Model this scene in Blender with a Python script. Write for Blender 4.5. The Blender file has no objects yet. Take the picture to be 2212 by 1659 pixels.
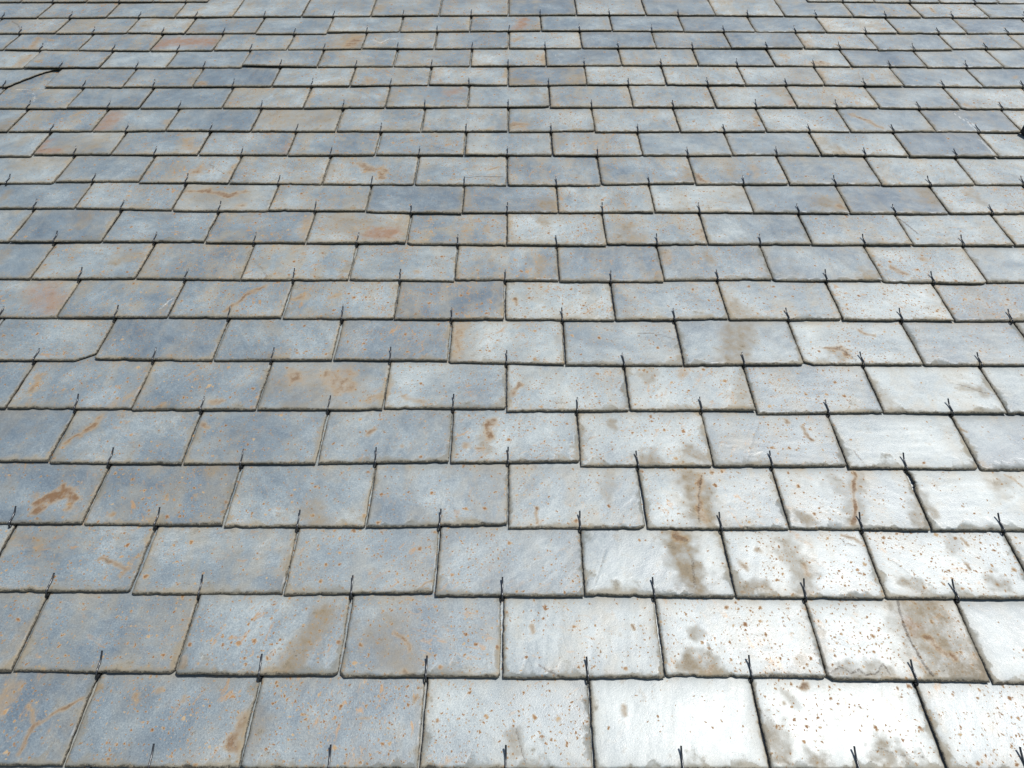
import bpy, math, random
import numpy as np
from mathutils import Matrix, Vector

scene = bpy.context.scene
# ---------------------------------------------------------------- roof frame
# x runs along the roof, u runs up the slope, n is the roof's outward normal.
PITCH = math.radians(35.0)
EX = Vector((1, 0, 0))
EU = Vector((0, math.cos(PITCH), math.sin(PITCH)))
EN = Vector((0, -math.sin(PITCH), math.cos(PITCH)))
EAVES = Vector((0, 0, 6.0))
ROOF = Matrix(((EX[0], EU[0], EN[0], EAVES[0]),
               (EX[1], EU[1], EN[1], EAVES[1]),
               (EX[2], EU[2], EN[2], EAVES[2]),
               (0, 0, 0, 1)))
def roof_dir(x, u, n):
    return EX * x + EU * u + EN * n

# ---------------------------------------------------------------- camera
cam_d = bpy.data.cameras.new('camera')
cam = bpy.data.objects.new('camera', cam_d)
scene.collection.objects.link(cam)
cam_d.sensor_width = 36.0
cam_d.lens = 1862.0 / 2560.0 * 36.0
cam_d.clip_start = 0.01
cam_d.clip_end = 2000.0
CAMP = (0.0112, -0.24844, 1.01537)
RIGHT = roof_dir(0.99999679, 0.00232446, -0.00100589)
DOWN = roof_dir(0.00107868, -0.75018967, -0.66122182)
FWD = roof_dir(-0.00229159, 0.66121861, -0.75018977)
cpos = EAVES + roof_dir(*CAMP)
cam.matrix_world = Matrix(((RIGHT[0], -DOWN[0], -FWD[0], cpos[0]),
                           (RIGHT[1], -DOWN[1], -FWD[1], cpos[1]),
                           (RIGHT[2], -DOWN[2], -FWD[2], cpos[2]),
                           (0, 0, 0, 1)))
scene.camera = cam

# ---------------------------------------------------------------- sky, sun, exposure
SUN = roof_dir(0.35, 0.33, 0.875).normalized()
sun_el = math.asin(SUN.z)
sun_az = math.atan2(SUN.x, SUN.y)
world = bpy.data.worlds.new('World')
scene.world = world
world.use_nodes = True
wn = world.node_tree
wn.nodes.clear()
sky = wn.nodes.new('ShaderNodeTexSky')
sky.sky_type = 'NISHITA'
sky.sun_disc = False
sky.sun_elevation = sun_el
sky.sun_rotation = sun_az
bg = wn.nodes.new('ShaderNodeBackground')
bg.inputs['Strength'].default_value = 0.10
wo = wn.nodes.new('ShaderNodeOutputWorld')
wn.links.new(sky.outputs[0], bg.inputs[0])
wn.links.new(bg.outputs[0], wo.inputs[0])
sun_d = bpy.data.lights.new('sun', 'SUN')
sun_d.energy = 4.8
sun_d.angle = math.radians(0.5)
sun_d.color = (1.0, 0.97, 0.92)
sun = bpy.data.objects.new('sun', sun_d)
scene.collection.objects.link(sun)
sun.rotation_euler = SUN.to_track_quat('Z', 'Y').to_euler()
scene.view_settings.view_transform = 'Standard'
scene.view_settings.look = 'None'
scene.view_settings.gamma = 1.0
scene.view_settings.exposure = 0.28

# ---------------------------------------------------------------- measured slates (mm on the roof plane)
# ROWS: course number -> joints (x of joint, foot of the slate left of it, foot of the slate right of it)
# MARKS: stains, cracks and chalk scratches (kind, width, strength, path)
ROWS = {
 -1: [(-660,-112,-112),(-444,-112,-112),(-219,-114,-114),(2,-114,-114),(223,-115,-115),(442,-115,-115),(651,-116,-116)],
 0: [(-553,9,8),(-332,6,6),(-107,6,6),(112,5,5),(333,6,6),(553,5,5)],
 1: [(-670,126,127),(-447,124,122),(-225,122,120),(-5,120,119),(216,119,122),(435,120,117),(655,115,113)],
 2: [(-548,243,239),(-325,240,238),(-104,242,237),(115,236,238),(334,236,236),(552,233,234)],
 3: [(-663,356,355),(-442,354,351),(-219,351,350),(2,355,349),(218,349,349),(440,348,349),(660,346,346)],
 4: [(-765,475,472),(-541,470,470),(-317,471,472),(-96,475,473),(123,476,467),(343,467,467),(565,468,463),(782,462,460)],
 5: [(-888,590,590),(-665,589,586),(-443,587,587),(-220,588,591),(-2,590,584),(217,586,586),(440,587,579),(663,582,582),(880,580,580)],
 6: [(-778,706,710),(-553,706,706),(-328,708,708),(-111,706,703),(107,697,696),(328,694,694),(553,698,698),(775,697,696)],
 7: [(-894,822,822),(-673,823,823),(-447,823,820),(-225,819,818),(-7,818,818),(212,815,815),(435,820,817),(660,819,817),(879,815,815)],
 8: [(-996,939,939),(-777,940,940),(-557,936,936),(-332,937,937),(-111,932,936),(105,935,932),(324,931,937),(549,938,935),(776,934,931),(990,925,930)],
 9: [(-1094,1061,1061),(-892,1063,1063),(-666,1063,1060),(-444,1059,1059),(-223,1059,1055),(-4,1052,1053),(214,1050,1055),(436,1055,1055),(662,1056,1054),(881,1053,1053),(1101,1051,1051)],
 10: [(-999,1186,1186),(-774,1180,1176),(-551,1175,1178),(-328,1176,1171),(-107,1166,1170),(113,1171,1171),(334,1171,1174),(559,1171,1171),(778,1167,1167),(1002,1167,1167)],
 11: [(-1089,1285,1292),(-888,1295,1289),(-670,1287,1287),(-447,1284,1284),(-226,1280,1280),(-5,1279,1279),(220,1279,1282),(446,1288,1283),(668,1283,1283),(887,1281,1278),(1111,1281,1281)],
 12: [(-1194,1404,1412),(-998,1412,1412),(-779,1412,1412),(-555,1411,1409),(-335,1412,1412),(-113,1412,1412),(108,1410,1410),(333,1410,1410),(558,1410,1413),(779,1411,1411),(996,1406,1403),(1216,1401,1401)],
 13: [(-1306,1522,1522),(-1087,1522,1522),(-896,1526,1526),(-673,1524,1524),(-452,1523,1523),(-230,1523,1523),(-4,1523,1520),(222,1526,1520),(443,1523,1521),(667,1523,1523),(885,1521,1521),(1106,1523,1523),(1327,1517,1517)],
 14: [(-1199,1641,1641),(-1003,1641,1641),(-780,1643,1643),(-559,1643,1643),(-337,1646,1646),(-115,1648,1648),(109,1650,1646),(334,1648,1648),(558,1648,1648),(778,1647,1647),(999,1644,1644),(1217,1638,1638)],
 15: [(-1310,1759,1759),(-1089,1756,1759),(-893,1761,1761),(-671,1766,1766),(-451,1766,1766),(-230,1773,1773),(-6,1771,1767),(217,1774,1774),(442,1774,1774),(664,1772,1772),(887,1771,1771),(1107,1765,1765),(1328,1760,1760)],
 16: [(-1417,1871,1871),(-1197,1875,1875),(-1002,1873,1873),(-783,1878,1887),(-563,1880,1880),(-341,1885,1885),(-116,1885,1885),(106,1888,1888),(327,1892,1892),(551,1890,1890),(775,1888,1888),(995,1884,1884),(1215,1881,1877),(1436,1876,1876)],
 17: [(-1530,1991,1991),(-1302,1986,1986),(-1085,1982,1982),(-895,1986,1986),(-673,1991,1991),(-449,1997,2002),(-229,1997,1997),(-5,2001,2001),(217,2002,2002),(442,2002,2002),(667,1999,1999),(889,2001,2001),(1107,1994,1988),(1332,1988,1997),(1546,1999,1999)],
 18: [(-1419,2103,2103),(-1197,2105,2105),(-1015,2103,2103),(-794,2104,2097),(-572,2102,2111),(-347,2117,2115),(-127,2119,2119),(96,2123,2123),(320,2123,2123),(542,2117,2117),(765,2114,2114),(985,2111,2111),(1207,2105,2105),(1420,2102,2102)],
 19: [(-1524,2216,2216),(-1303,2221,2221),(-1081,2221,2221),(-896,2225,2225),(-674,2228,2228),(-452,2231,2231),(-231,2235,2235),(-7,2236,2236),(214,2238,2238),(438,2240,2240),(662,2236,2236),(884,2231,2231),(1104,2225,2225),(1325,2221,2221),(1538,2216,2216)],
 20: [(-1633,2341,2341),(-1414,2341,2341),(-1194,2342,2342),(-1010,2344,2344),(-788,2346,2346),(-563,2347,2347),(-346,2349,2349),(-124,2351,2351),(96,2351,2351),(321,2352,2352),(546,2352,2352),(767,2346,2346),(989,2346,2346),(1209,2340,2340),(1425,2335,2335),(1617,2330,2330)],
}
MARKS = [
 ('b',4.6,0.7,[(-562,92),(-587,74),(-609,57),(-615,40),(-616,24)]),
 ('b',5.5,0.6,[(-629,84),(-609,57)]),
 ('t',24.5,0.8,[(-259,206),(-279,173),(-293,141),(-300,123)]),
 ('r',7.7,0.7,[(-299,126),(-311,122)]),
 ('b',12.6,0.8,[(-343,64),(-344,50),(-343,29)]),
 ('r',7.3,0.6,[(-491,93),(-489,88)]),
 ('b',5.6,0.6,[(-428,93),(-427,90)]),
 ('r',5.4,0.6,[(-466,101),(-460,104)]),
 ('r',6.5,0.6,[(-547,110),(-551,103)]),
 ('b',4.5,0.8,[(-157,184),(-145,176),(-135,164),(-134,155)]),
 ('b',7.6,0.5,[(-109,150),(-104,149)]),
 ('t',33.8,0.45,[(-176,185),(-165,157),(-136,132)]),
 ('r',6.6,0.7,[(-140,124),(-126,123)]),
 ('b',6.5,0.7,[(-120,91),(-119,92)]),
 ('b',3.0,0.6,[(-189,67),(-177,67)]),
 ('d',3.3,0.7,[(15,55),(19,37),(26,13)]),
 ('t',12.4,0.6,[(12,49),(19,30)]),
 ('d',1.8,0.9,[(46,137),(59,128),(74,121)]),
 ('r',3.2,0.9,[(180,194),(182,188)]),
 ('r',4.6,0.6,[(37,193),(40,183)]),
 ('r',4.7,0.6,[(157,82),(157,72)]),
 ('t',26.5,0.8,[(256,133),(273,131)]),
 ('t',11.4,0.6,[(265,188),(270,181)]),
 ('b',5.5,0.8,[(281,134),(274,124)]),
 ('d',1.8,0.8,[(437,125),(455,134),(468,125),(481,131),(487,123),(501,125),(516,138),(520,123)]),
 ('t',17.6,0.6,[(446,125),(519,125)]),
 ('d',4.5,1.0,[(569,231),(565,203),(565,182),(567,161),(571,141),(577,123)]),
 ('p',16.1,0.5,[(573,198),(578,194)]),
 ('t',52.2,0.8,[(598,223),(594,175),(610,134)]),
 ('b',7.6,0.9,[(591,177),(597,163),(607,154),(618,147)]),
 ('t',19.8,0.7,[(630,127),(640,125)]),
 ('d',2.5,0.6,[(461,27),(481,31),(499,23),(529,21)]),
 ('t',18.5,0.7,[(481,29),(488,21)]),
 ('t',16.3,0.7,[(395,17),(402,11)]),
 ('r',7.0,0.9,[(402,112),(405,111)]),
 ('b',3.0,0.7,[(369,88),(370,88)]),
 ('d',1.7,0.7,[(336,78),(343,68),(353,64)]),
 ('t',26.6,0.9,[(267,342),(271,303),(276,276),(277,249)]),
 ('b',12.5,0.8,[(264,342),(275,331)]),
 ('d',6.2,0.6,[(281,298),(277,250)]),
 ('t',24.2,0.6,[(430,323),(435,304),(443,277),(439,251)]),
 ('b',7.2,0.7,[(446,287),(447,274)]),
 ('d',2.0,0.6,[(453,306),(467,294),(474,282)]),
 ('d',2.4,0.5,[(454,282),(466,272)]),
 ('t',14.3,0.7,[(347,253),(379,251)]),
 ('b',6.9,0.6,[(383,313),(384,313)]),
 ('b',6.9,0.6,[(414,302),(415,302)]),
 ('b',6.1,0.6,[(352,294),(360,283)]),
 ('b',4.0,0.7,[(518,341),(536,334),(550,323)]),
 ('d',1.5,0.8,[(518,334),(518,326),(535,323)]),
 ('d',2.4,0.7,[(583,296),(595,282),(606,264)]),
 ('b',3.5,0.7,[(701,335),(706,323)]),
 ('t',16.7,0.6,[(588,261),(600,254)]),
 ('b',4.4,0.7,[(689,293),(693,284)]),
 ('t',16.7,0.7,[(720,262),(728,254)]),
 ('b',5.7,0.9,[(576,455),(563,427),(554,390),(541,360)]),
 ('t',18.1,0.5,[(576,455),(563,427),(554,390),(541,360)]),
 ('t',17.7,0.5,[(648,390),(643,355)]),
 ('t',14.0,0.7,[(461,375),(475,360)]),
 ('b',8.7,0.8,[(319,449),(308,414),(308,377),(310,360)]),
 ('t',31.3,0.8,[(305,442),(312,405),(313,366)]),
 ('d',3.1,0.7,[(321,452),(310,414),(301,360)]),
 ('d',2.8,0.5,[(441,565),(421,526),(401,478)]),
 ('r',7.1,0.7,[(487,569),(489,565)]),
 ('b',5.6,0.8,[(514,551),(516,536),(520,522)]),
 ('d',2.2,0.9,[(586,500),(587,488),(591,478)]),
 ('b',3.9,0.8,[(787,549),(794,542)]),
 ('t',21.8,0.7,[(308,498),(325,485)]),
 ('b',3.2,0.8,[(820,454),(831,443),(839,430)]),
 ('b',11.8,0.9,[(-26,561),(-31,546),(-32,525)]),
 ('t',19.2,0.6,[(-33,546),(-37,501)]),
 ('b',7.7,0.7,[(-71,509),(-69,509)]),
 ('b',4.9,0.7,[(-54,503),(-40,503)]),
 ('r',4.1,0.9,[(47,387),(48,383)]),
 ('b',4.1,0.7,[(47,383),(47,359)]),
 ('t',12.4,0.7,[(183,564),(188,550)]),
 ('t',19.1,0.7,[(230,481),(241,484)]),
 ('t',26.8,0.8,[(269,342),(273,317),(274,290),(274,276)]),
 ('d',1.5,0.5,[(151,314),(144,290),(132,255)]),
 ('t',15.7,0.4,[(167,452),(162,414)]),
 ('r',7.0,0.7,[(-227,548),(-237,535)]),
 ('r',5.5,0.7,[(-179,507),(-179,506)]),
 ('b',2.9,0.7,[(-108,261),(-117,257),(-124,250)]),
 ('r',8.4,0.8,[(-716,574),(-724,549),(-737,531),(-753,517)]),
 ('t',14.0,0.5,[(-716,574),(-724,549),(-737,531),(-753,517)]),
 ('r',18.2,0.9,[(-714,418),(-727,406),(-744,397),(-742,385)]),
 ('r',13.0,0.9,[(-714,418),(-696,400),(-694,388)]),
 ('r',9.6,0.7,[(-531,556),(-525,554)]),
 ('b',5.2,0.7,[(-548,409),(-546,405)]),
 ('b',4.7,0.6,[(-503,409),(-502,408)]),
 ('r',5.6,0.7,[(-621,376),(-621,373)]),
 ('t',25.4,0.7,[(-312,382),(-295,359)]),
 ('d',1.5,0.5,[(-314,388),(-299,376)]),
 ('t',14.9,0.5,[(-751,335),(-719,318)]),
 ('b',6.1,0.7,[(-611,296),(-589,290),(-565,278)]),
 ('p',19.9,0.5,[(-904,837),(-896,890)]),
 ('p',49.1,0.6,[(-959,905),(-914,861)]),
 ('r',8.5,0.8,[(-505,921),(-529,896),(-550,861),(-565,842)]),
 ('b',23.9,0.7,[(-389,672),(-385,664)]),
 ('b',26.8,0.7,[(-329,672),(-315,656),(-295,640)]),
 ('t',53.3,0.5,[(-393,660),(-302,648)]),
 ('b',10.3,0.6,[(-863,671),(-858,631)]),
 ('b',11.5,0.6,[(-614,594),(-612,594)]),
 ('b',8.7,0.6,[(-529,601),(-507,605)]),
 ('t',20.6,0.6,[(-986,975),(-983,972)]),
 ('t',24.5,0.6,[(-835,999),(-794,1021)]),
 ('d',2.1,0.6,[(-551,1005),(-524,978),(-503,941)]),
 ('b',15.2,0.6,[(-439,876),(-421,886)]),
 ('b',6.6,0.6,[(-364,881),(-343,896)]),
 ('w',3.3,0.7,[(-681,881),(-696,847)]),
 ('b',21.0,0.6,[(-307,684),(-288,676)]),
 ('b',12.8,0.6,[(-227,617),(-247,613)]),
 ('b',15.8,0.6,[(-90,806),(-98,783),(-92,726)]),
 ('t',45.8,0.5,[(-102,801),(-98,713)]),
 ('d',2.2,0.8,[(252,783),(277,783),(304,775),(322,766)]),
 ('b',8.8,0.7,[(21,648),(9,621)]),
 ('b',8.7,0.5,[(-186,617),(-153,606)]),
 ('b',5.2,0.9,[(12,882),(15,862)]),
 ('b',6.5,0.8,[(70,854),(71,854)]),
 ('b',10.2,0.6,[(-193,965),(-189,963)]),
 ('t',20.3,0.6,[(307,947),(309,946)]),
 ('t',40.5,0.7,[(455,806),(439,757),(423,706)]),
 ('b',9.1,0.7,[(347,706),(351,697)]),
 ('b',9.3,0.8,[(609,742),(633,738),(640,723)]),
 ('b',5.7,0.8,[(686,793),(692,780),(709,775)]),
 ('d',2.5,0.8,[(628,744),(644,723),(651,706)]),
 ('t',18.4,0.6,[(625,723),(637,721)]),
 ('d',3.5,0.7,[(809,654),(830,646),(853,630),(877,624)]),
 ('t',14.6,0.6,[(828,642),(853,630)]),
 ('t',20.3,0.7,[(751,958),(739,943)]),
 ('b',10.2,0.7,[(812,980),(818,966),(829,958)]),
 ('b',13.2,0.7,[(885,1009),(887,1006)]),
 ('t',29.0,0.6,[(451,853),(476,829),(461,820)]),
 ('t',28.8,0.5,[(432,649),(416,595)]),
 ('t',11.8,0.6,[(427,1034),(434,995)]),
 ('p',28.7,0.8,[(-1189,1471),(-1190,1425),(-1142,1418)]),
 ('d',2.1,0.7,[(-1182,1425),(-1164,1441)]),
 ('t',69.8,0.5,[(-1052,1471),(-1119,1433)]),
 ('b',24.7,0.5,[(-825,1479),(-802,1441)]),
 ('p',20.4,0.5,[(-558,1456),(-559,1418)]),
 ('b',23.8,0.7,[(-766,1331),(-754,1345)]),
 ('d',2.4,0.9,[(-742,1374),(-711,1345),(-695,1331)]),
 ('b',13.4,0.8,[(-764,1256),(-711,1259),(-659,1236),(-626,1256)]),
 ('t',76.1,0.5,[(-739,1249),(-638,1230)]),
 ('b',18.7,0.6,[(-618,1191),(-614,1191)]),
 ('t',44.4,0.5,[(-1196,1374),(-1102,1388)]),
 ('b',21.4,0.7,[(8,1552),(38,1556)]),
 ('b',17.9,0.8,[(-365,1374),(-341,1346),(-314,1353),(-306,1317)]),
 ('b',6.4,0.7,[(-55,1346),(-28,1360)]),
 ('d',2.0,0.9,[(-106,1311),(-67,1318),(-15,1314)]),
 ('t',29.9,0.8,[(84,1205),(102,1186)]),
 ('p',39.6,0.8,[(-294,1088),(-265,1088)]),
 ('t',57.8,0.6,[(-377,1136),(-284,1100),(-239,1118)]),
 ('t',16.1,0.7,[(75,1148),(82,1136)]),
 ('t',19.9,0.6,[(273,1142),(265,1101)]),
 ('t',32.1,0.6,[(290,1066),(237,1066)]),
 ('d',1.6,0.7,[(-194,1449),(-164,1440),(-139,1426)]),
 ('b',17.1,0.8,[(453,1325),(460,1297)]),
 ('t',23.6,0.5,[(541,1375),(535,1325)]),
 ('t',24.4,0.7,[(820,1442),(834,1419)]),
 ('t',29.1,0.5,[(792,1488),(794,1480)]),
 ('t',41.2,0.7,[(736,1212),(770,1199)]),
 ('b',11.2,0.7,[(757,1192),(762,1192)]),
 ('d',2.9,1.0,[(886,1155),(899,1119),(905,1095)]),
 ('b',15.8,0.7,[(428,1107),(428,1083)]),
 ('b',11.2,0.7,[(913,1617),(942,1583),(967,1542)]),
 ('w',2.1,0.9,[(1191,1626),(1205,1575),(1209,1542)]),
 ('w',2.1,0.9,[(1213,1594),(1215,1561),(1212,1528)]),
 ('w',2.0,0.9,[(1204,1488),(1206,1434),(1205,1412)]),
 ('b',21.0,0.8,[(894,1903),(918,1903)]),
 ('r',6.7,1.0,[(914,1915),(916,1915)]),
 ('b',12.1,0.6,[(807,1960),(828,1944)]),
 ('b',18.4,0.6,[(899,1867),(887,1789)]),
 ('d',1.9,0.8,[(677,1867),(699,1837)]),
 ('p',17.7,0.6,[(765,1687),(767,1660)]),
 ('b',19.4,0.5,[(1238,1652),(1243,1652)]),
 ('b',19.7,0.6,[(896,2058),(899,2014)]),
 ('t',25.4,0.5,[(1128,2163),(1178,2127)]),
 ('b',9.5,0.7,[(1378,2299),(1377,2261)]),
 ('b',9.6,0.6,[(1437,2299),(1437,2293)]),
 ('p',28.3,0.8,[(43,2211),(32,2163),(22,2121)]),
 ('b',34.6,0.7,[(-475,2070),(-487,2014)]),
 ('w',4.5,0.9,[(-423,2058),(-396,2036),(-374,2070),(-344,2064)]),
 ('w',4.5,0.9,[(-324,2070),(-302,2047)]),
 ('b',15.1,0.6,[(7,2058),(27,2081)]),
 ('b',14.3,0.6,[(99,1949),(102,1897)]),
 ('b',20.2,0.6,[(-410,1808),(-397,1779)]),
 ('p',27.2,0.6,[(-143,1751),(-169,1732)]),
 ('t',27.6,0.6,[(3,1789),(72,1779)]),
 ('t',36.8,0.6,[(202,1818),(196,1789)]),
 ('p',9.2,0.6,[(395,1798),(400,1798)]),
 ('w',4.8,0.6,[(129,1971),(150,1908)]),
 ('d',2.4,0.6,[(202,1981),(242,1918),(264,1898)]),
 ('p',54.9,0.8,[(-1068,2025),(-1055,2047),(-916,2047)]),
 ('b',16.8,0.6,[(-1459,2070),(-1446,2003)]),
 ('r',11.0,0.6,[(-1417,2058),(-1412,2058)]),
 ('b',14.3,0.6,[(-1437,1960),(-1439,1887)]),
 ('r',12.5,0.7,[(-1395,1913),(-1390,1913)]),
 ('t',73.8,0.6,[(-495,2070),(-510,2003)]),
 ('b',15.6,0.7,[(-872,1774),(-867,1774)]),
 ('p',46.9,0.7,[(-1067,1608),(-1069,1541)]),
 ('b',18.9,0.5,[(-909,1574),(-907,1574)]),
 ('t',87.0,0.6,[(-619,1591),(-514,1608)]),
 ('d',2.6,1.0,[(-1602,2203),(-1566,2169),(-1530,2116)]),
 ('w',3.7,0.8,[(-1389,1752),(-1345,1756),(-1314,1760)]),
 ('w',2.7,0.8,[(-1330,1732),(-1313,1704),(-1304,1677)]),
]

# tone (x10) and rust density per slate, left to right, course by course
TONES = {  # slate's own tone, with some of the sun glare gradient painted in
 0: '201 253 303 402 500 501 402',
 1: '251 201 302 302 401 452 452 400',
 2: '252 251 302 301 400 452 452',
 3: '201 202 301 301 401 402 401 500',
 4: '200 251 251 301 352 402 301 450 300',
 5: '301 252 252 301 352 402 402 352 450 450',
 6: '302 151 302 152 452 351 350 452 301',
 7: '301 251 302 353 152 502 301 351 452 252',
 8: '250 352 252 352 353 302 201 301 300 402 300',
 9: '300 200 301 252 402 252 403 403 300 301 401 351',
 10: '250 302 400 302 150 151 402 451 250 150 402',
 11: '400 250 353 353 352 352 251 251 301 250 451 401',
 12: '350 350 301 302 252 302 401 302 300 300 401 150 451',
 13: '300 303 300 250 401 301 352 352 351 402 402 300 200 401',
 14: '251 250 300 402 352 301 401 302 402 401 402 250 402',
 15: '350 251 301 200 401 352 352 151 452 452 401 402 300 250',
 16: '400 301 400 250 251 301 302 402 200 251 250 401 150 300 350',
 17: '300 301 301 300 301 301 301 302 402 150 251 200 402 250 301 301',
 18: '301 301 401 301 300 401 302 302 300 250 200 300 502 300 200',
 19: '301 302 300 401 401 301 301 302 150 402 200 401 300 301 402 300',
}
G = 0.11688          # gauge: exposed length of a slate
LEN = 0.31           # full length
STEP = 0.0065        # drop of a slate's face per gauge
TILT = math.atan(STEP / G)
rng = np.random.RandomState(7)
random.seed(7)
col = scene.collection

def h2(ix, iy, seed):
    v = np.sin(ix * 127.1 + iy * 311.7 + seed * 74.7) * 43758.5453
    return v - np.floor(v)
def vnoise(x, y, seed):
    ix, iy = np.floor(x), np.floor(y)
    fx, fy = x - ix, y - iy
    fx = fx * fx * (3 - 2 * fx); fy = fy * fy * (3 - 2 * fy)
    return ((h2(ix, iy, seed) * (1 - fx) + h2(ix + 1, iy, seed) * fx) * (1 - fy)
            + (h2(ix, iy + 1, seed) * (1 - fx) + h2(ix + 1, iy + 1, seed) * fx) * fy)
def fbm(x, y, seed, o=3):
    s = 0; a = .5; t = 0
    for i in range(o):
        s = s + a * vnoise(x, y, seed + i * 13.3); t += a
        x = x * 2.03; y = y * 2.03; a *= .5
    return s / t

# ---------------------------------------------------------------- materials
def N(t, kind, **kw):
    n = t.nodes.new(kind)
    for k, v in kw.items():
        if k.startswith('i_'):
            n.inputs[k[2:].replace('_', ' ')].default_value = v
        else:
            setattr(n, k, v)
    return n
def math_(t, op, a, b=None, c=None, clamp=False):
    n = t.nodes.new('ShaderNodeMath'); n.operation = op; n.use_clamp = clamp
    for i, v in enumerate((a, b, c)):
        if v is None: continue
        if isinstance(v, (int, float)): n.inputs[i].default_value = v
        else: t.links.new(v, n.inputs[i])
    return n.outputs[0]
def mixc(t, f, a, b, blend='MIX'):
    n = t.nodes.new('ShaderNodeMix'); n.data_type = 'RGBA'; n.blend_type = blend
    n.clamp_factor = True
    for i, v in ((0, f), (6, a), (7, b)):
        if isinstance(v, (int, float)): n.inputs[i].default_value = v
        elif isinstance(v, tuple): n.inputs[i].default_value = (*v, 1)
        else: t.links.new(v, n.inputs[i])
    return n.outputs[2]
def mapr(t, v, a, b, c=0., d=1., smooth=True):
    n = t.nodes.new('ShaderNodeMapRange'); n.clamp = True
    if smooth: n.interpolation_type = 'SMOOTHSTEP'
    t.links.new(v, n.inputs[0])
    for i, x in enumerate((a, b, c, d)):
        if isinstance(x, (int, float)): n.inputs[i + 1].default_value = x
        else: t.links.new(x, n.inputs[i + 1])
    return n.outputs[0]

def slate_material():
    m = bpy.data.materials.new('slate_stone'); m.use_nodes = True
    t = m.node_tree; t.nodes.clear(); L = t.links.new
    tc = N(t, 'ShaderNodeTexCoord')
    def att(name, kind='OBJECT'):
        return N(t, 'ShaderNodeAttribute', attribute_type=kind, attribute_name=name)
    seed = att('seed').outputs['Fac']; tone = att('tone').outputs['Fac']; rust = att('rust').outputs['Fac']
    warm = att('warm').outputs['Fac']
    brown = att('brown', 'GEOMETRY').outputs['Fac']; tan = att('tan', 'GEOMETRY').outputs['Fac']
    purple = att('purple', 'GEOMETRY').outputs['Fac']; dark = att('crack', 'GEOMETRY').outputs['Fac']
    chalk = att('chalk', 'GEOMETRY').outputs['Fac']; edge = att('edge', 'GEOMETRY').outputs['Fac']
    side = att('side', 'GEOMETRY').outputs['Fac']; rim = att('rim', 'GEOMETRY').outputs['Fac']; wash = att('wash', 'GEOMETRY').outputs['Fac']
    comb = N(t, 'ShaderNodeCombineXYZ')
    L(math_(t, 'MULTIPLY', seed, 3.17), comb.inputs[0]); L(math_(t, 'MULTIPLY', seed, 7.31), comb.inputs[1]); L(seed, comb.inputs[2])
    va = N(t, 'ShaderNodeVectorMath', operation='ADD'); L(tc.outputs['Object'], va.inputs[0]); L(comb.outputs[0], va.inputs[1])
    P = va.outputs[0]
    # streak direction, a different one on each slate
    rot = N(t, 'ShaderNodeVectorRotate', rotation_type='Z_AXIS'); L(P, rot.inputs['Vector'])
    L(math_(t, 'MULTIPLY', seed, 2.4), rot.inputs['Angle'])
    mp = N(t, 'ShaderNodeMapping'); L(rot.outputs[0], mp.inputs[0]); mp.inputs['Scale'].default_value = (1, 2.2, 1)
    PR = mp.outputs[0]
    def noise(vec, sc, det=3., rough=.55, dist=0.):
        n = N(t, 'ShaderNodeTexNoise'); L(vec, n.inputs['Vector'])
        n.inputs['Scale'].default_value = sc; n.inputs['Detail'].default_value = det
        n.inputs['Roughness'].default_value = rough; n.inputs['Distortion'].default_value = dist
        return n
    n_big = noise(P, 9, 3).outputs['Fac']; n_str = noise(PR, 26, 5, .6, .6).outputs['Fac']
    n_med = noise(P, 60, 5, .6).outputs['Fac']; n_fine = noise(P, 420, 3, .7).outputs['Fac']
    n_gr = noise(PR, 300, 4, .75, .3).outputs['Fac']
    n_mic = noise(P, 1100, 2, .6).outputs['Fac']
    wv = noise(P, 14, 4, .6, 1.6).outputs['Fac']
    # base
    tn = math_(t, 'ADD', tone, mapr(t, n_str, .3, .7, -.07, .07, False))
    tn = math_(t, 'ADD', tn, mapr(t, n_big, .3, .7, -.18, .18, False))
    tn = math_(t, 'ADD', tn, mapr(t, n_med, .3, .7, -.08, .08, False))
    tn = math_(t, 'ADD', tn, mapr(t, n_gr, .3, .7, -.06, .06, False))
    tn = math_(t, 'ADD', tn, mapr(t, n_fine, .3, .7, -.16, .16, False))
    tn = math_(t, 'ADD', tn, mapr(t, n_mic, .3, .7, -.12, .12, False), None, True)
    cr = N(t, 'ShaderNodeValToRGB'); L(tn, cr.inputs[0])
    e = cr.color_ramp.elements
    e[0].position = 0; e[0].color = (.072, .098, .122, 1)
    e[1].position = 1; e[1].color = (.385, .41, .395, 1)
    x = cr.color_ramp.elements.new(.35); x.color = (.135, .168, .186, 1)
    x = cr.color_ramp.elements.new(.7); x.color = (.250, .284, .284, 1)
    c = cr.outputs[0]
    # greenish-tan weathering in soft clouds
    ms = N(t, 'ShaderNodeMapping'); L(P, ms.inputs[0]); ms.inputs['Scale'].default_value = (1, .16, 1)
    run = noise(ms.outputs[0], 26, 3, .5, .5).outputs['Fac']      # water runs down the slope: blue and tan bands
    wv = math_(t, 'ADD', math_(t, 'MULTIPLY', wv, .55), math_(t, 'MULTIPLY', run, .45))
    cl = math_(t, 'MULTIPLY', mapr(t, wv, .45, .60), mapr(t, n_med, .25, .6, .45, 1.))
    c = mixc(t, math_(t, 'MULTIPLY', cl, warm), c, (.22, .19, .132))
    # small rusty smudges in loose drifts
    sm = noise(PR, 46, 5, .62, .8).outputs['Fac']; dr = noise(P, 11, 2, .5, .5).outputs['Fac']
    sm = math_(t, 'MULTIPLY', mapr(t, sm, .56, .70), mapr(t, dr, .42, .60))
    sm = math_(t, 'MULTIPLY', sm, math_(t, 'MULTIPLY', rust, 1.0), None, True)
    c = mixc(t, sm, c, (.25, .155, .075))
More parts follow.
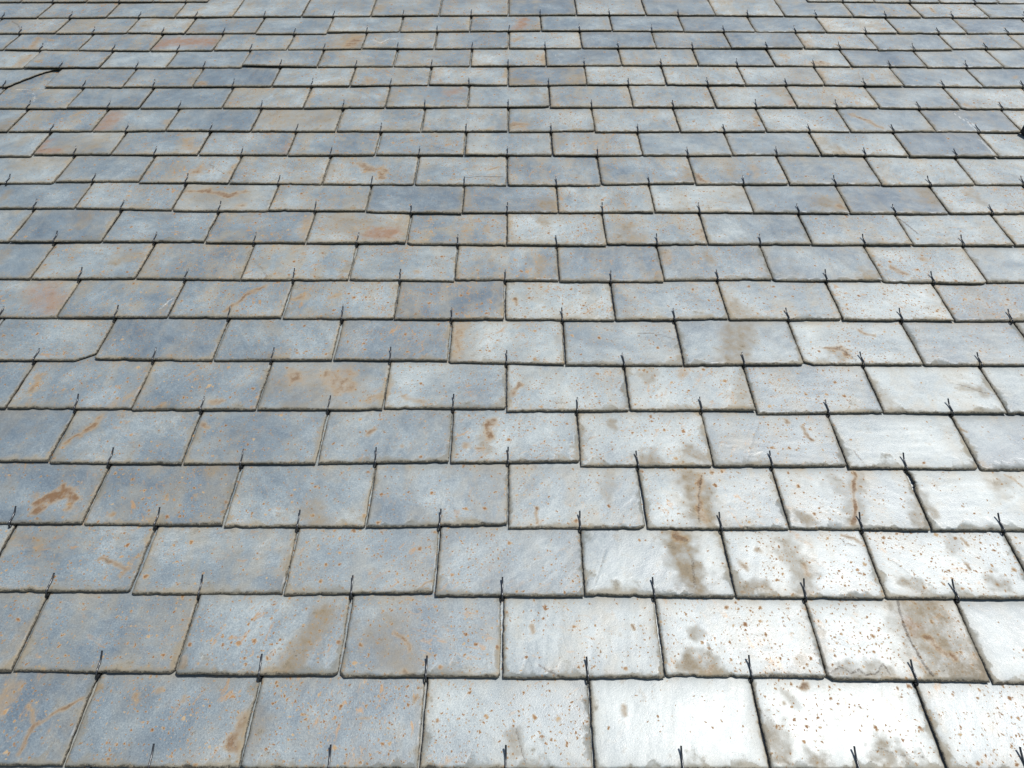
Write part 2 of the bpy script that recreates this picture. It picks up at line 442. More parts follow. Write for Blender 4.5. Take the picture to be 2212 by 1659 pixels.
    # thin pale mineral veins
    vn = noise(PR, 22, 6, .7, 1.2).outputs['Fac']
    ve = mapr(t, math_(t, 'ABSOLUTE', math_(t, 'SUBTRACT', vn, .5)), 0., .012, 1., 0.)
    ve = math_(t, 'MULTIPLY', ve, mapr(t, n_big, .5, .7, 0., .38))
    c = mixc(t, ve, c, (.5, .53, .55))
    # rust specks: dark core, tan halo, in three sizes
    dn = noise(P, 160, 3, .6)
    dv = N(t, 'ShaderNodeVectorMath', operation='MULTIPLY_ADD'); L(dn.outputs['Color'], dv.inputs[0])
    dv.inputs[1].default_value = (.0085, .010, 0); L(P, dv.inputs[2])
    clus = mapr(t, noise(P, 17, 2, .5, .4).outputs['Fac'], .36, .62, .25, 1.6)
    spots = None; cores = None
    for sc, dens, rmin, rmax, st in ((36, .36, .07, .20, .9), (74, .6, .08, .22, .92), (150, .55, .12, .28, .85)):
        vo = N(t, 'ShaderNodeTexVoronoi', voronoi_dimensions='2D'); L(dv.outputs[0], vo.inputs['Vector']); vo.inputs['Scale'].default_value = sc
        sp = N(t, 'ShaderNodeSeparateColor'); L(vo.outputs['Color'], sp.inputs[0])
        rad = mapr(t, sp.outputs[0], 0., 1., rmin, rmax, False)
        pres = math_(t, 'LESS_THAN', sp.outputs[1], math_(t, 'MULTIPLY', math_(t, 'MULTIPLY', rust, dens), clus))
        s_ = mapr(t, vo.outputs['Distance'], math_(t, 'MULTIPLY', rad, .3), rad, st, 0.)
        s_ = math_(t, 'MULTIPLY', s_, pres)
        k_ = math_(t, 'MULTIPLY', mapr(t, vo.outputs['Distance'], math_(t, 'MULTIPLY', rad, .12), math_(t, 'MULTIPLY', rad, .8), .97, 0.), pres)
        k_ = math_(t, 'MULTIPLY', k_, mapr(t, sp.outputs[2], .1, .45, .25, 1.))
        spots = s_ if spots is None else math_(t, 'MAXIMUM', spots, s_)
        cores = k_ if cores is None else math_(t, 'MAXIMUM', cores, k_)
    halo = mixc(t, mapr(t, n_med, .38, .62), (.38, .28, .155), (.27, .15, .06))
    c = mixc(t, spots, c, halo)
    c = mixc(t, cores, c, mixc(t, n_big, (.075, .034, .014), (.19, .085, .03)))
    # mapped stains, broken up by noise
    def brk(mask, g=1.25):
        return math_(t, 'MULTIPLY', math_(t, 'MULTIPLY', mask, g), math_(t, 'MULTIPLY', mapr(t, n_med, .3, .68, .35, 1., False), mapr(t, n_fine, .3, .7, .75, 1.1, False)), None, True)
    c = mixc(t, math_(t, 'MULTIPLY', brk(tan, 1.45), .82), c, (.175, .128, .070))
    c = mixc(t, math_(t, 'MULTIPLY', brk(purple, 1.7), .85), c, (.20, .12, .078))
    bk = brk(brown, 1.5)
    c = mixc(t, math_(t, 'MULTIPLY', bk, .9), c, mixc(t, mapr(t, bk, .35, .95), (.27, .18, .085), (.13, .07, .032)))
    c = mixc(t, math_(t, 'MULTIPLY', mapr(t, math_(t, 'ADD', chalk, mapr(t, n_fine, .3, .7, -.4, .4, False)), .25, .9), .6), c, (.62, .63, .60))
    ws = math_(t, 'MULTIPLY', wash, mapr(t, n_big, .3, .7, .35, .95, False), None, True)  # greyer, less glossy band along the laps and borders
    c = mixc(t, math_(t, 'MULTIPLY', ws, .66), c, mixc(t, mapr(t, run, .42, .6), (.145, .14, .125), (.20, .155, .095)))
    # weathered rim: grey-green dirt and lichen along the dressed edges
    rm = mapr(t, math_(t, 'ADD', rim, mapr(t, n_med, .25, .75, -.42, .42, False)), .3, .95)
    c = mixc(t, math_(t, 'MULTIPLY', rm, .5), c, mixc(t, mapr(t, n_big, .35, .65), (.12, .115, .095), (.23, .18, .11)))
    ed = mapr(t, math_(t, 'ADD', edge, mapr(t, n_med, .3, .7, -.4, .4, False)), .15, .55)
    c = mixc(t, math_(t, 'MULTIPLY', ed, .8), c, mixc(t, mapr(t, n_gr, .35, .65), (.05, .047, .04), (.22, .195, .145)))
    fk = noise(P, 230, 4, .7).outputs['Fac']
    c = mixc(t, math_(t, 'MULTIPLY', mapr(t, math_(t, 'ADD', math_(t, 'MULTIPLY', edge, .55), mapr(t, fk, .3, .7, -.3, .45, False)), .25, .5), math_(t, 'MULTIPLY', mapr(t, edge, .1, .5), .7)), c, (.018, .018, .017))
    c = mixc(t, math_(t, 'MULTIPLY', side, .9), c, mixc(t, mapr(t, n_med, .35, .65), (.035, .03, .024), (.17, .14, .095)))
    c = mixc(t, math_(t, 'MULTIPLY', mapr(t, math_(t, 'ADD', dark, mapr(t, n_fine, .3, .7, -.3, .3, False)), .3, .95), .85), c, (.045, .035, .024))
    dirt = math_(t, 'MAXIMUM', math_(t, 'MAXIMUM', brk(tan, 1.45), brk(purple, 1.7)), math_(t, 'MAXIMUM', bk, math_(t, 'MAXIMUM', math_(t, 'MAXIMUM', spots, rm), math_(t, 'MULTIPLY', ws, .75))), None, True)  # gloss loss: stains, specks, rim and the border band together
    b = N(t, 'ShaderNodeBsdfPrincipled'); L(c, b.inputs['Base Color'])
    r0 = math_(t, 'ADD', mapr(t, n_str, .3, .7, ROUGH - .035, ROUGH + .05, False), math_(t, 'MULTIPLY', edge, .3))
    r0 = math_(t, 'ADD', r0, mapr(t, n_fine, .3, .7, -.06, .07, False))
    r0 = math_(t, 'ADD', r0, mapr(t, n_big, .3, .7, -.035, .04, False))
    r0 = math_(t, 'ADD', r0, math_(t, 'MULTIPLY', dirt, .25), None, True)
    L(r0, b.inputs['Roughness'])
    b.inputs['IOR'].default_value = 1.7
    L(math_(t, 'SUBTRACT', .5, math_(t, 'MULTIPLY', dirt, .42)), b.inputs['Specular IOR Level'])
    hgt = math_(t, 'ADD', math_(t, 'MULTIPLY', n_gr, .55), math_(t, 'MULTIPLY', n_fine, .6))
    hgt = math_(t, 'ADD', hgt, math_(t, 'MULTIPLY', math_(t, 'ADD', math_(t, 'MULTIPLY', n_str, .5), math_(t, 'MULTIPLY', n_med, .7)), 1.))
    hgt = math_(t, 'SUBTRACT', hgt, math_(t, 'MULTIPLY', dark, .3))
    bp = N(t, 'ShaderNodeBump'); bp.inputs['Strength'].default_value = .42; bp.inputs['Distance'].default_value = .0008
    L(hgt, bp.inputs['Height']); L(bp.outputs[0], b.inputs['Normal'])
    o = N(t, 'ShaderNodeOutputMaterial'); L(b.outputs[0], o.inputs[0])
    return m
ROUGH = .44
SLATE = slate_material()

def simple(name, color, rough, metal=0., nscale=None, c2=None, bump=0.):
    m = bpy.data.materials.new(name); m.use_nodes = True
    t = m.node_tree; b = t.nodes['Principled BSDF']
    b.inputs['Roughness'].default_value = rough; b.inputs['Metallic'].default_value = metal
    if nscale:
        n = N(t, 'ShaderNodeTexNoise'); n.inputs['Scale'].default_value = nscale; n.inputs['Detail'].default_value = 4
        tc = N(t, 'ShaderNodeTexCoord'); t.links.new(tc.outputs['Object'], n.inputs['Vector'])
        t.links.new(mixc(t, n.outputs['Fac'], color, c2), b.inputs['Base Color'])
        if bump:
            bp = N(t, 'ShaderNodeBump'); bp.inputs['Distance'].default_value = bump
            t.links.new(n.outputs['Fac'], bp.inputs['Height']); t.links.new(bp.outputs[0], b.inputs['Normal'])
    else:
        b.inputs['Base Color'].default_value = (*color, 1)
    return m
WIRE = simple('blackened_steel', (.014, .017, .021), .27, .55, 900, (.06, .062, .066))
BLACK = simple('black_rubber', (.004, .005, .009), .6, 0., 60, (.010, .012, .018), .001)
WOOD = simple('old_timber', (.05, .035, .02), .9, 0., 20, (.09, .06, .035), .002)
GRASS = simple('grass', (.04, .07, .02), .95, 0., 3, (.07, .10, .03), .05)

def new_mesh(name, verts, faces_list, smooth, mat, attrs=None):
    """faces_list: list of int arrays (n, k)"""
    me = bpy.data.meshes.new(name)
    nl = sum(f.size for f in faces_list); nf = sum(len(f) for f in faces_list)
    me.vertices.add(len(verts)); me.vertices.foreach_set('co', np.asarray(verts, dtype=np.float32).ravel())
    me.loops.add(nl); me.loops.foreach_set('vertex_index', np.concatenate([f.ravel() for f in faces_list]).astype(np.int32))
    me.polygons.add(nf)
    tot = np.concatenate([np.full(len(f), f.shape[1], dtype=np.int32) for f in faces_list])
    me.polygons.foreach_set('loop_start', np.concatenate([[0], np.cumsum(tot)[:-1]]).astype(np.int32))
    me.polygons.foreach_set('loop_total', tot)
    me.polygons.foreach_set('use_smooth', np.concatenate([np.full(len(f), s) for f, s in zip(faces_list, smooth)]))
    me.update(calc_edges=True); me.validate()
    for k, v in (attrs or {}).items():
        a = me.attributes.new(k, 'FLOAT', 'POINT'); a.data.foreach_set('value', np.asarray(v, dtype=np.float32))
    me.materials.append(mat)
    return me

# ---------------------------------------------------------------- one slate
def cap_dist(px, py, a, b):
    ax, ay = a; bx, by = b
    dx, dy = bx - ax, by - ay; l2 = dx * dx + dy * dy + 1e-12
    t_ = np.clip(((px - ax) * dx + (py - ay) * dy) / l2, 0, 1)
    return np.hypot(px - ax - t_ * dx, py - ay - t_ * dy)

def slate_mesh(xl, xr, ul, ur, near, seed, marks, clipL=None, clipR=None, breakR=None, notchL=False):
    """xl..xr: sides, ul/ur: feet at the left and right corner, in roof metres. Local origin: (xc, uc)."""
    xc = (xl + xr) / 2; uc = (ul + ur) / 2; w = xr - xl
    nx, ny = (100, 60) if near > 1 else ((72, 40) if near == 1 else (52, 28))
    s = np.linspace(0, 1, nx + 1); s = s + .11 * np.sin(2 * np.pi * s) / (2 * np.pi) * -1 * .9   # denser at the sides
    e = .0009 if near else .0016
    vis = G + .014
    v = np.linspace(0, 1, ny + 1) ** 1.35 * vis
    v = np.concatenate([v, np.linspace(vis, LEN, 6)[1:]])
    S, V = np.meshgrid(s, v)
    foot = ul + (ur - ul) * S - uc
    # foot outline: knapped by hand, so it wanders and has small nicks
    xs = S * w
    foot = foot + (fbm(xs * 160, 0 * xs + seed, seed + 3, 3) - .5) * .0017 + (fbm(xs * 18, 0 * xs, seed + 9, 2) - .5) * .0013
    nick = np.clip(fbm(xs * 55, 0 * xs, seed + 21, 2) - .7, 0, 1) * .010
    foot = foot + nick
    if clipL: foot = foot + clipL[1] * np.clip(1 - xs / clipL[0], 0, 1) ** clipL[2]
    if clipR: foot = foot + clipR[1] * np.clip(1 - (w - xs) / clipR[0], 0, 1) ** clipR[2]
    q = np.clip(1 - V / .035, 0, 1)
    Y = V + foot * q + (ul + (ur - ul) * S - uc) * (1 - q)
    jl = (fbm(V * 140, 0 * V, seed + 31, 3) - .5) * .0016 + (fbm(V * 20, 0 * V, seed + 33, 2) - .5) * .002
    jr = (fbm(V * 140, 0 * V, seed + 41, 3) - .5) * .0016 + (fbm(V * 20, 0 * V, seed + 43, 2) - .5) * .002
    L0 = -w / 2 + jl; R0 = w / 2 + jr
    if breakR:       # a snapped-off corner: the right side runs diagonally
        br = np.interp(V, [p[1] for p in breakR], [p[0] for p in breakR]) - xc
        R0 = np.minimum(R0, br + (fbm(V * 90, 0 * V, seed + 5, 3) - .5) * .006)
    if notchL:       # ragged bite out of the upper left side
        L0 = L0 + .0065 * np.clip(1 - np.abs(V - .098) / .022, 0, 1) * (.5 + vnoise(V * 260, 0 * V, 4.))
    X = L0 + (R0 - L0) * S
    # distances to the outline
    df = V; dl = X - L0; dr = R0 - X
    zn = fbm(X * 14 + seed, Y * 14, seed, 2)
    Z = (zn - .5) * .0016
    ang = seed * 1.7
    rx = X * math.cos(ang) + Y * math.sin(ang); ry = -X * math.sin(ang) + Y * math.cos(ang)
    Z = Z + (fbm(rx * 30, ry * 110, seed + 50, 3) - .5) * .00045
    # dressed bevels with stepped flakes
    wb = .0013 + .0055 * fbm(X * 70, 0 * X, seed + 60, 3) ** 1.6
    wl = .0008 + .0036 * fbm(V * 60, 0 * V, seed + 61, 3) ** 2
    wr = .0006 + .0024 * fbm(V * 60, 0 * V, seed + 62, 3) ** 2
    def bevel(d, ww, depth):
        k_ = np.clip(1 - d / ww, 0, 1)
        k_ = .6 * k_ + .4 * np.floor(k_ * 3 + .7 * vnoise(X * 400, Y * 400, seed + 71)) / 3
        return k_, depth * k_
    kb, zb = bevel(df, wb, .0024); kl, zl = bevel(dl, wl, .0018); kr, zr = bevel(dr, wr, .0016)
    Z = Z - np.maximum(zb, np.maximum(zl, zr))
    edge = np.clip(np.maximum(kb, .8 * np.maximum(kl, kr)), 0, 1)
    # thin flakes split off along the foot and sides, leaving a step
    wf = np.clip(fbm(X * 26, 0 * X, seed + 80, 3) - .52, 0, 1) * .11
    wf = wf + np.clip(fbm(X * 90, 0 * X, seed + 83, 2) - .55, 0, 1) * .03
    fl = np.clip((wf - df) / .0012, 0, 1)
    wf2 = np.clip(fbm(V * 30, 0 * V, seed + 81, 3) - .56, 0, 1) * .08
    fl2 = np.clip((wf2 - np.minimum(dl, dr)) / .0012, 0, 1)
    fl = np.maximum(fl, fl2)
    Z = Z - .00025 * fl
    crack = 4 * fl * (1 - fl) * .8
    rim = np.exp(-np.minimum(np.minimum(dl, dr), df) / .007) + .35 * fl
    wash = np.maximum(np.exp(-np.abs(V - G) / .011), .75 * np.exp(-np.minimum(np.minimum(dl, dr), df) / .010))     # grey-brown tint along the laps, foot and joints
    # mapped stains
    fld = {k_: np.zeros_like(X) for k_ in 'brtpdw'}
    GX = X + xc; GU = Y + uc
    wx = (fbm(X * 80, Y * 80, seed + 90, 3) - .5); wy = (fbm(X * 80 + 9, Y * 80, seed + 91, 3) - .5)
    for kind, wd, st, path in marks:
        amp = min(.75 * wd, 14) / 1000. if kind in 'brtp' else .0012
        px = GX + wx * amp * 2.2; py = GU + wy * amp * 2.2
        d = None
        for a, b in zip(path[:-1], path[1:]):
            dd = cap_dist(px, py, (a[0] / 1000, a[1] / 1000), (b[0] / 1000, b[1] / 1000))
            d = dd if d is None else np.minimum(d, dd)
        half = max(wd / 2000., (.0018 if near == 2 else .0023) if kind in 'dw' else .0012)
        soft = 1.0 if kind in 'dw' else (2.7 if kind == 't' else 2.2)
        f_ = np.clip(1 - d / (half * (soft if kind in 'brtp' else 1.3)), 0, 1)
        f_ = f_ * f_ * (3 - 2 * f_) if kind in 'brtp' else np.clip(f_ * 1.8, 0, 1)
        if kind == 'w': st = st * (.75 if not near else .8)
        fld[kind] = np.maximum(fld[kind], st * np.clip(f_ * (1.2 if kind in 'brtp' else 1), 0, 1))
        if kind == 'd': Z = Z - .00012 * f_
    crack = np.maximum(crack, fld['d'])
    brown = np.maximum(fld['b'], fld['r'])
    tan = np.maximum(fld['t'], .6 * np.maximum(fld['b'], fld['r']))
    n0 = X.size; R_, C_ = X.shape
    top = np.stack([X, Y, Z], -1).reshape(-1, 3)
    idx = np.arange(n0).reshape(R_, C_)
    quads = np.stack([idx[:-1, :-1], idx[:-1, 1:], idx[1:, 1:], idx[1:, :-1]], -1).reshape(-1, 4)
    ring = np.concatenate([idx[0, :], idx[1:, -1], idx[-1, -2::-1], idx[-2:0:-1, 0]])
    m_ = len(ring)
    thick = .0037 + .0008 * (h2(seed, 1., 2.) - .5)
    thick = .0022 if breakR else thick
    up = top[ring]; lo = up.copy(); lo[:, 2] = -thick
    cxy = lo[:, :2].mean(0)
    sides_top = np.arange(m_) + n0; sides_bot = sides_top + m_
    j = np.roll(np.arange(m_), -1)
    sq = np.stack([sides_top, sides_bot, sides_bot[j], sides_top[j]], -1)
    under = np.arange(m_) + n0 + 2 * m_
    verts = np.concatenate([top, up, lo, lo])
    A = {}
    z2 = np.zeros(3 * m_)
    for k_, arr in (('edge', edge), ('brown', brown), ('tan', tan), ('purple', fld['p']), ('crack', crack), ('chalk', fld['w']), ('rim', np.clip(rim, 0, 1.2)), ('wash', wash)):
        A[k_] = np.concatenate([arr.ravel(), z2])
    A['side'] = np.concatenate([np.zeros(n0), np.ones(3 * m_)])
    return new_mesh('slate', verts, [quads, sq, under[::-1][None, :]], [True, False, False], SLATE, A), xc, uc

# ---------------------------------------------------------------- hook
def hook_mesh(kick, lean):
    ctl = [(.0, .050, -.0092), (.0, .020, -.0074), (.0, .004, -.0070), (0, -.0030, -.0064), (0, -.0052, -.0042), (0, -.0050, -.0012),
           (0, -.0028, .0012), (lean * .1, .0015, .0022), (lean * .4, .009, .0020), (lean * .7, .0165, .0024 + kick * .15),
           (lean * .9, .0215, .0030 + kick * .55), (lean, .0262, .0038 + kick)]
    pts = []
    for i in range(len(ctl) - 1):
        p0 = np.array(ctl[max(i - 1, 0)]); p1 = np.array(ctl[i]); p2 = np.array(ctl[i + 1]); p3 = np.array(ctl[min(i + 2, len(ctl) - 1)])
        for t_ in (0, .33, .66):
            pts.append(.5 * ((2 * p1) + (p2 - p0) * t_ + (2 * p0 - 5 * p1 + 4 * p2 - p3) * t_ ** 2 + (-p0 + 3 * p1 - 3 * p2 + p3) * t_ ** 3))
    pts.append(np.array(ctl[-1])); pts = np.array(pts)
    tg = np.gradient(pts, axis=0); tg /= np.linalg.norm(tg, axis=1)[:, None]
    xa = np.tile([1., 0, 0], (len(pts), 1)); na = np.cross(tg, xa); na /= np.linalg.norm(na, axis=1)[:, None]; xa = np.cross(na, tg)
    k_ = 10; r = .00128
    an = np.linspace(0, 2 * np.pi, k_, endpoint=False)
    V = pts[:, None, :] + r * (np.cos(an)[None, :, None] * xa[:, None, :] + np.sin(an)[None, :, None] * na[:, None, :])
    n = len(pts); idx = np.arange(n * k_).reshape(n, k_); nxt = np.roll(idx, -1, 1)
    q = np.stack([idx[:-1], nxt[:-1], nxt[1:], idx[1:]], -1).reshape(-1, 4)
    return new_mesh('hook', V.reshape(-1, 3), [q, idx[0][None, :], idx[-1][::-1][None, :]], [True, False, False], WIRE)
HOOKS = [hook_mesh(k_, l_) for k_ in (.0012, .0026, .0042) for l_ in (-.0008, .0, .0009)]

# ---------------------------------------------------------------- lay the slates
def project(x, u, n=0.):
    d = Vector((x - CAMP[0], u - CAMP[1], n - CAMP[2]))
    def dot(a):
        return a[0] * d.x + a[1] * d.y + a[2] * d.z
    z = dot((-0.00229159, 0.66121861, -0.75018977))
    if z < .05: return (9e9, 9e9)
    return (.5 + 1862 / 2560 * dot((0.99999679, 0.00232446, -0.00100589)) / z, .5 + 1862 / 1920 * dot((0.00107868, -0.75018967, -0.66122182)) / z)
def inside(xl, xr, u0, u1):
    for a in np.linspace(xl + .004, xr - .004, 12):
        for b in np.linspace(u0 + .003, u1, 8):
            p = project(a, b)
            if 0.001 < p[0] < .999 and 0.001 < p[1] < .999: return True
    return False

ORD = ['', 'first', 'second', 'third', 'fourth', 'fifth', 'sixth', 'seventh', 'eighth', 'ninth', 'tenth', 'eleventh', 'twelfth',
       'thirteenth', 'fourteenth', 'fifteenth', 'sixteenth', 'seventeenth', 'eighteenth', 'nineteenth', 'twentieth']
def course_name(k):
    if k == -1: return 'course cut off by bottom edge'
    if k == 20: return 'course along the top edge'
    if k == 0: return 'bottom course'
    if k <= 9: return ORD[k + 1] + ' course from bottom'
    return ORD[20 - k] + ' full course from top'
def colour_word(t):
    return ('dark blue-grey' if t <= 1.7 else 'blue-grey' if t <= 2.6 else 'grey' if t <= 3.6 else 'pale grey' if t <= 4.4 else 'whitish grey')
def feature(t, r, kinds, special):
    if special: return special
    if 'w' in kinds: return 'with chalky white lines'
    if 'p' in kinds: return 'with purplish brown patch'
    if 'd' in kinds and 'b' in kinds: return 'cracked and brown-stained'
    if 'd' in kinds: return 'with dark crack line'
    if 'r' in kinds: return 'with orange rust blotch'
    if 'b' in kinds: return 'with brown stain'
    if 't' in kinds: return 'with tan smear'
    return ('with few marks', 'with few specks', 'with rust specks', 'with dense rust specks')[r]

joints = {k: [tuple(v / 1000. for v in j) for j in row] for k, row in ROWS.items()}
tab = {k: [(int(w_[:2]) / 10., int(w_[2])) for w_ in s_.split()] for k, s_ in TONES.items()}
slots = []        # (k, i, xl, xr, ul, ur, tone, rust)
spans = {}
for k in sorted(joints):
    js = joints[k]; t_ = tab.get(k)
    row = []
    for i in range(len(js) + 1):
        lj = js[i - 1] if i > 0 else (js[0][0] - .2215, js[0][1], js[0][1])
        rj = js[i] if i < len(js) else (js[-1][0] + .2215, js[-1][2], js[-1][2])
        if k == -1 or k == 20: tt = (float(rng.choice([2., 2.5, 3., 3.5, 4.])), int(rng.randint(0, 3)))
        else: tt = t_[i] if i < len(t_) else (3., 1)
        row.append([k, i, lj[0], rj[0], lj[2], rj[1], tt[0], tt[1]])
    # extend outwards while the next slate still shows
    while True:
        a = row[0]
        if not inside(a[2] - .2215, a[2], a[4], a[4] + G): break
        row.insert(0, [k, a[1] - 1, a[2] - .2215, a[2], a[4], a[4], float(rng.choice([2.5, 3., 3.5])), 1])
    while True:
        a = row[-1]
        if not inside(a[3], a[3] + .2215, a[5], a[5] + G): break
        row.append([k, a[1] + 1, a[3], a[3] + .2215, a[5], a[5], float(rng.choice([3., 3.5, 4.])), 1])
    row = [a for a in row if inside(a[2], a[3], min(a[4], a[5]), max(a[4], a[5]) + G)]
    if not row: continue
    spans[k] = (row[0][2], row[-1][3])
    slots += row

def find(x, u):
    for a in slots:
        if a[2] <= x < a[3]:
            f_ = (x - a[2]) / (a[3] - a[2]); ub = a[4] + (a[5] - a[4]) * f_
            if ub <= u < ub + G: return (a[0], a[1])
    return None
mk = {}
for m_ in MARKS:
    p = m_[3][len(m_[3]) // 2]; q0 = m_[3][0]; q1 = m_[3][-1]
    w_ = find((q0[0] + q1[0]) / 2000., (q0[1] + q1[1]) / 2000.) or find(p[0] / 1000., p[1] / 1000.)
    if w_: mk.setdefault(w_, []).append(m_)

CLIPR = {(6, 0): (.036, .020, 1.2), (1, 1): (.007, .006, 1.5), (8, 9): (.010, .006, 1), (3, 4): (.008, .005, 1), (14, 6): (.01, .005, 1)}
CLIPL = {(6, 7): (.017, .008, 1), (1, 3): (.006, .005, 1), (1, 6): (.008, .006, 1), (9, 5): (.008, .007, 1.2), (14, 12): (.014, .008, 1)}
SPECIAL = {(15, 0): 'with its lower right corner snapped off', (6, 0): 'with a broad clipped corner', (3, 7): 'with ragged upper left notch'}
THICK = {(1, 2): .0018, (16, 4): .0022, (14, 1): .0016, (3, 3): .0012, (16, 1): .0018, (12, 11): .0018, (17, 11): .002, (20, 8): .002,
         (6, 6): .0012, (7, 4): .001, (10, 4): .0014, (9, 1): .001, (2, 3): .001}
JX = {k: [j[0] for j in row] for k, row in joints.items()}
JX[-2] = []
def hook_x(k, xl, xr):
    xc = (xl + xr) / 2
    c = [x for x in JX.get(k - 1, []) if abs(x - xc) < .07]
    return min(c, key=lambda x: abs(x - xc)) if c else xc + float(rng.uniform(-.004, .004))

counts = {}
for a in slots: counts[a[0]] = counts.get(a[0], 0) + 1
pos = {}
for k, i, xl, xr, ul, ur, tone, rust in slots:
    pos[k] = pos.get(k, 0) + 1
    gl = float(rng.uniform(.0006, .0019)); gr = float(rng.uniform(.0006, .0019))
    seed = float(rng.uniform(1, 60))
    near = 2 if k <= 4 else (1 if k <= 10 else 0)
    br = [(-1.416, 0.), (-1.372, .075), (-1.352, .10), (-1.328, .118), (-1.20, .20), (-1.19, .31)] if (k, i) == (15, 0) else None
    cl = CLIPL.get((k, i)); crr = CLIPR.get((k, i))
    if not cl and rng.rand() < .45: r_ = float(rng.uniform(.0015, .0045)); cl = (r_, r_ * .8, 1.4)
    if not crr and rng.rand() < .45: r_ = float(rng.uniform(.0015, .0045)); crr = (r_, r_ * .8, 1.4)
    marks = list(mk.get((k, i), []))
    own = list(marks)
    # weather stains that gather at the joints, under the course above and along the foot
    for q_ in range(int(rng.poisson((.5, 1.1, 1.7, 2.4)[rust] * (1.3 if k > 7 else .6)))):
        side_ = int(rng.randint(4)); kd = ('t', 't', 'b', 't', 'r' if rust > 1 else 't')[int(rng.randint(5))]
        wm = float(rng.gamma(2.2, 5.5)) + 5; ln = float(rng.uniform(6, 60)); st_ = float(rng.uniform(.25, .6))
        if kd in 'br': wm *= .5
        x0 = (xl + .008, xr - .008, float(rng.uniform(xl, xr)), float(rng.uniform(xl, xr)))[side_] * 1000
        u0 = ul * 1000 + (float(rng.uniform(10, 95)), float(rng.uniform(10, 95)), float(rng.uniform(0, 18)), float(rng.uniform(60, 115)))[side_]
        dx_ = float(rng.normal(0, 7))
        marks.append((kd, wm, st_, [(x0, u0), (x0 + dx_ * .5, u0 - ln * .5), (x0 + dx_, max(u0 - ln, ul * 1000 + 1))]))
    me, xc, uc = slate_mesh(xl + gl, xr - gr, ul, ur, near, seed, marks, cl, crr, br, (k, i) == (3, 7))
    ob = bpy.data.objects.new('slate', None); col.objects.link(ob); ob.empty_display_size = .02
    sb = bpy.data.objects.new('stone_plate', me); col.objects.link(sb); sb.parent = ob
    lift = THICK.get((k, i), float(rng.uniform(-.0002, .0006)))
    tilt = TILT + lift / LEN * .9 + math.radians(float(rng.uniform(-.1, .1)))
    roll = math.radians(float(rng.uniform(-.38, .38)))
    ob.matrix_world = ROOF @ Matrix.Translation((xc, uc, lift)) @ Matrix.Rotation(-tilt, 4, 'X') @ Matrix.Rotation(roll, 4, 'Y')
    tv = (tone - 1) / 4.
    sb['tone'] = .10 + .58 * tv; sb['rust'] = (.12, .5, .82, 1.1)[rust] * (1.5 if k > 6 else 1.1); sb['seed'] = seed
    sb['warm'] = float(rng.uniform(.3, 1.) * (.72 if k > 6 else .42)) if rust else float(rng.uniform(0.05, .45))
    kinds = {m_[0] for m_ in own if m_[2] >= .6}
    n_ = pos[k]; nt = counts[k]
    place = (ORD[n_] + ' from left') if n_ <= (nt + 1) // 2 else ((ORD[nt - n_ + 1] + ' from right') if nt - n_ else 'last on the right')
    if n_ == 1: place = 'leftmost'
    if n_ == nt: place = 'rightmost'
    lab = '%s slate %s, %s in %s' % (colour_word(tone), feature(tone, rust, kinds, SPECIAL.get((k, i))), place, course_name(k))
    ob['label'] = lab
    ob['category'] = 'roof slate'
    ob['group'] = 'overlapping roof slates held by wire hooks'
    hx = hook_x(k, xl, xr)
    f_ = (hx - xl) / (xr - xl); hu = ul + (ur - ul) * f_
    if (k, i) != (15, 0) or True:
        hk = bpy.data.objects.new('hook', HOOKS[int(rng.randint(len(HOOKS)))]); col.objects.link(hk)
        hk.parent = ob
        hk.matrix_local = Matrix.Translation((hx - xc, hu - uc, 0)) @ Matrix.Rotation(math.radians(float(rng.uniform(-2.5, 2.5))), 4, 'Z')

# ---------------------------------------------------------------- the rest of the roof, outside the picture
V_ = []; Q_ = []; MI_ = []
def plain(xl, xr, u):
    b = len(V_); t0 = math.tan(TILT)
    for z0 in (0, -.0038):
        for x_, y_ in ((xl, u), (xr, u), (xr, u + LEN), (xl, u + LEN)):
            V_.append((x_, y_, z0 - (y_ - u) * t0))
    for f_ in ((0, 1, 2, 3), (7, 6, 5, 4), (0, 4, 5, 1), (1, 5, 6, 2), (2, 6, 7, 3), (3, 7, 4, 0)):
        Q_.append([b + i_ for i_ in f_]); MI_.append(0)
    if abs(xl) > 2.6: return
    hx = (xl + xr) / 2; b = len(V_); pp = ((.02, -.0074), (-.003, -.0060), (-.0050, -.0025), (-.0028, .0012), (.009, .0020), (.0195, .0028), (.0262, .0062))
    for y_, z_ in pp:
        for a_ in range(6):
            V_.append((hx + .0013 * math.cos(a_ * math.pi / 3), u + y_ + .0007 * math.sin(a_ * math.pi / 3), z_ + .0013 * math.sin(a_ * math.pi / 3)))
    for r_ in range(len(pp) - 1):
        for a_ in range(6):
            n_ = (a_ + 1) % 6
            Q_.append([b + r_ * 6 + a_, b + r_ * 6 + n_, b + r_ * 6 + 6 + n_, b + r_ * 6 + 6 + a_]); MI_.append(1)
for k in range(-9, 40):
    u = k * G if k not in joints else joints[k][0][1]
    off = 0. if k % 2 else .11075
    if k in spans:
        x = spans[k][0]
        while x > -3.4: plain(x - .2215 + .0012, x - .0012, u); x -= .2215
        x = spans[k][1]
        while x < 3.4: plain(x + .0012, x + .2215 - .0012, u); x += .2215
    else:
        x = -3.4 + off
        while x < 3.4: plain(x + .0012, x + .2215 - .0012, k * G + (.012 if k > 20 else 0)); x += .2215
nv = len(V_)
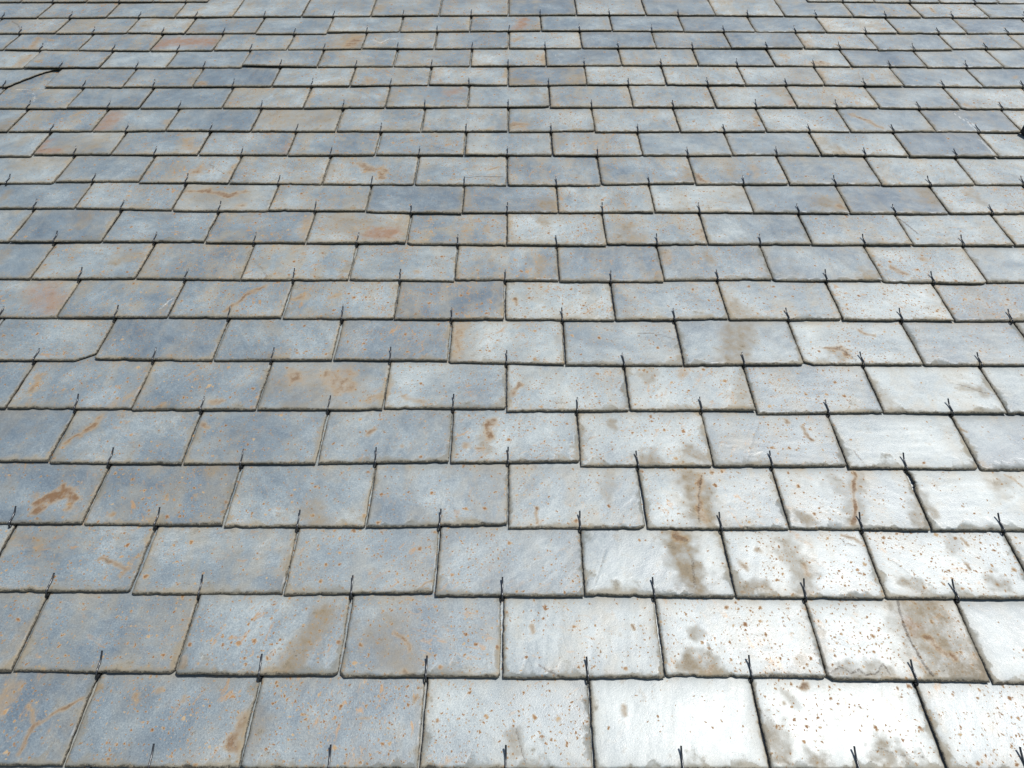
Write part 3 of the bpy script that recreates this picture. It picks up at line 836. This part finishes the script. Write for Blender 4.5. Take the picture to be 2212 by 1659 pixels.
me = new_mesh('roof_slates', np.array(V_), [np.array(Q_)], [False], SLATE, {k_: np.zeros(nv) for k_ in ('edge', 'brown', 'tan', 'purple', 'crack', 'chalk', 'side', 'rim')} | {'wash': np.full(nv, .45)})
me.materials.append(WIRE); me.polygons.foreach_set('material_index', np.array(MI_, dtype=np.int32))
rest = bpy.data.objects.new('roof_slates', me); col.objects.link(rest); rest.matrix_world = ROOF
rest['tone'] = .42; rest['rust'] = .3; rest['seed'] = 3.3; rest['warm'] = .4
rest['kind'] = 'stuff'; rest['label'] = 'grey roof slates carrying on past the edges of the picture'; rest['category'] = 'roof slates'

def box_obj(name, pts, z0, z1, mat, bev=0.):
    import bmesh
    bm = bmesh.new()
    lo = [bm.verts.new((x_, y_, z0)) for x_, y_ in pts]; hi = [bm.verts.new((x_, y_, z1)) for x_, y_ in pts]
    bm.faces.new(lo[::-1]); bm.faces.new(hi)
    for i_ in range(len(pts)):
        j_ = (i_ + 1) % len(pts); bm.faces.new((lo[i_], lo[j_], hi[j_], hi[i_]))
    if bev: bmesh.ops.bevel(bm, geom=bm.edges[:], offset=bev, segments=3, affect='EDGES')
    me_ = bpy.data.meshes.new(name); bm.to_mesh(me_); bm.free(); me_.materials.append(mat)
    o_ = bpy.data.objects.new(name, me_); col.objects.link(o_); return o_
deck = box_obj('roof_deck', [(-3.4, -1.2), (3.4, -1.2), (3.4, 4.9), (-3.4, 4.9)], -.06, -.034, WOOD)
deck.matrix_world = ROOF; deck['kind'] = 'structure'
vent = box_obj('roof_vent', [(1.318, 1.522), (1.47, 1.518), (1.46, 1.44), (1.345, 1.452)][::-1], -.004, .022, BLACK, .005)
vent.matrix_world = ROOF
vent['label'] = 'near-black object on the slates, cut off by the right edge of the photo'; vent['category'] = 'roof vent'
gm = bpy.data.meshes.new('ground'); gm.from_pydata([(-900, -900, 0), (900, -900, 0), (900, 900, 0), (-900, 900, 0)], [], [(0, 1, 2, 3)]); gm.materials.append(GRASS)
go = bpy.data.objects.new('ground', gm); col.objects.link(go); go['kind'] = 'structure'
print('slates', len(slots), 'counts', counts)
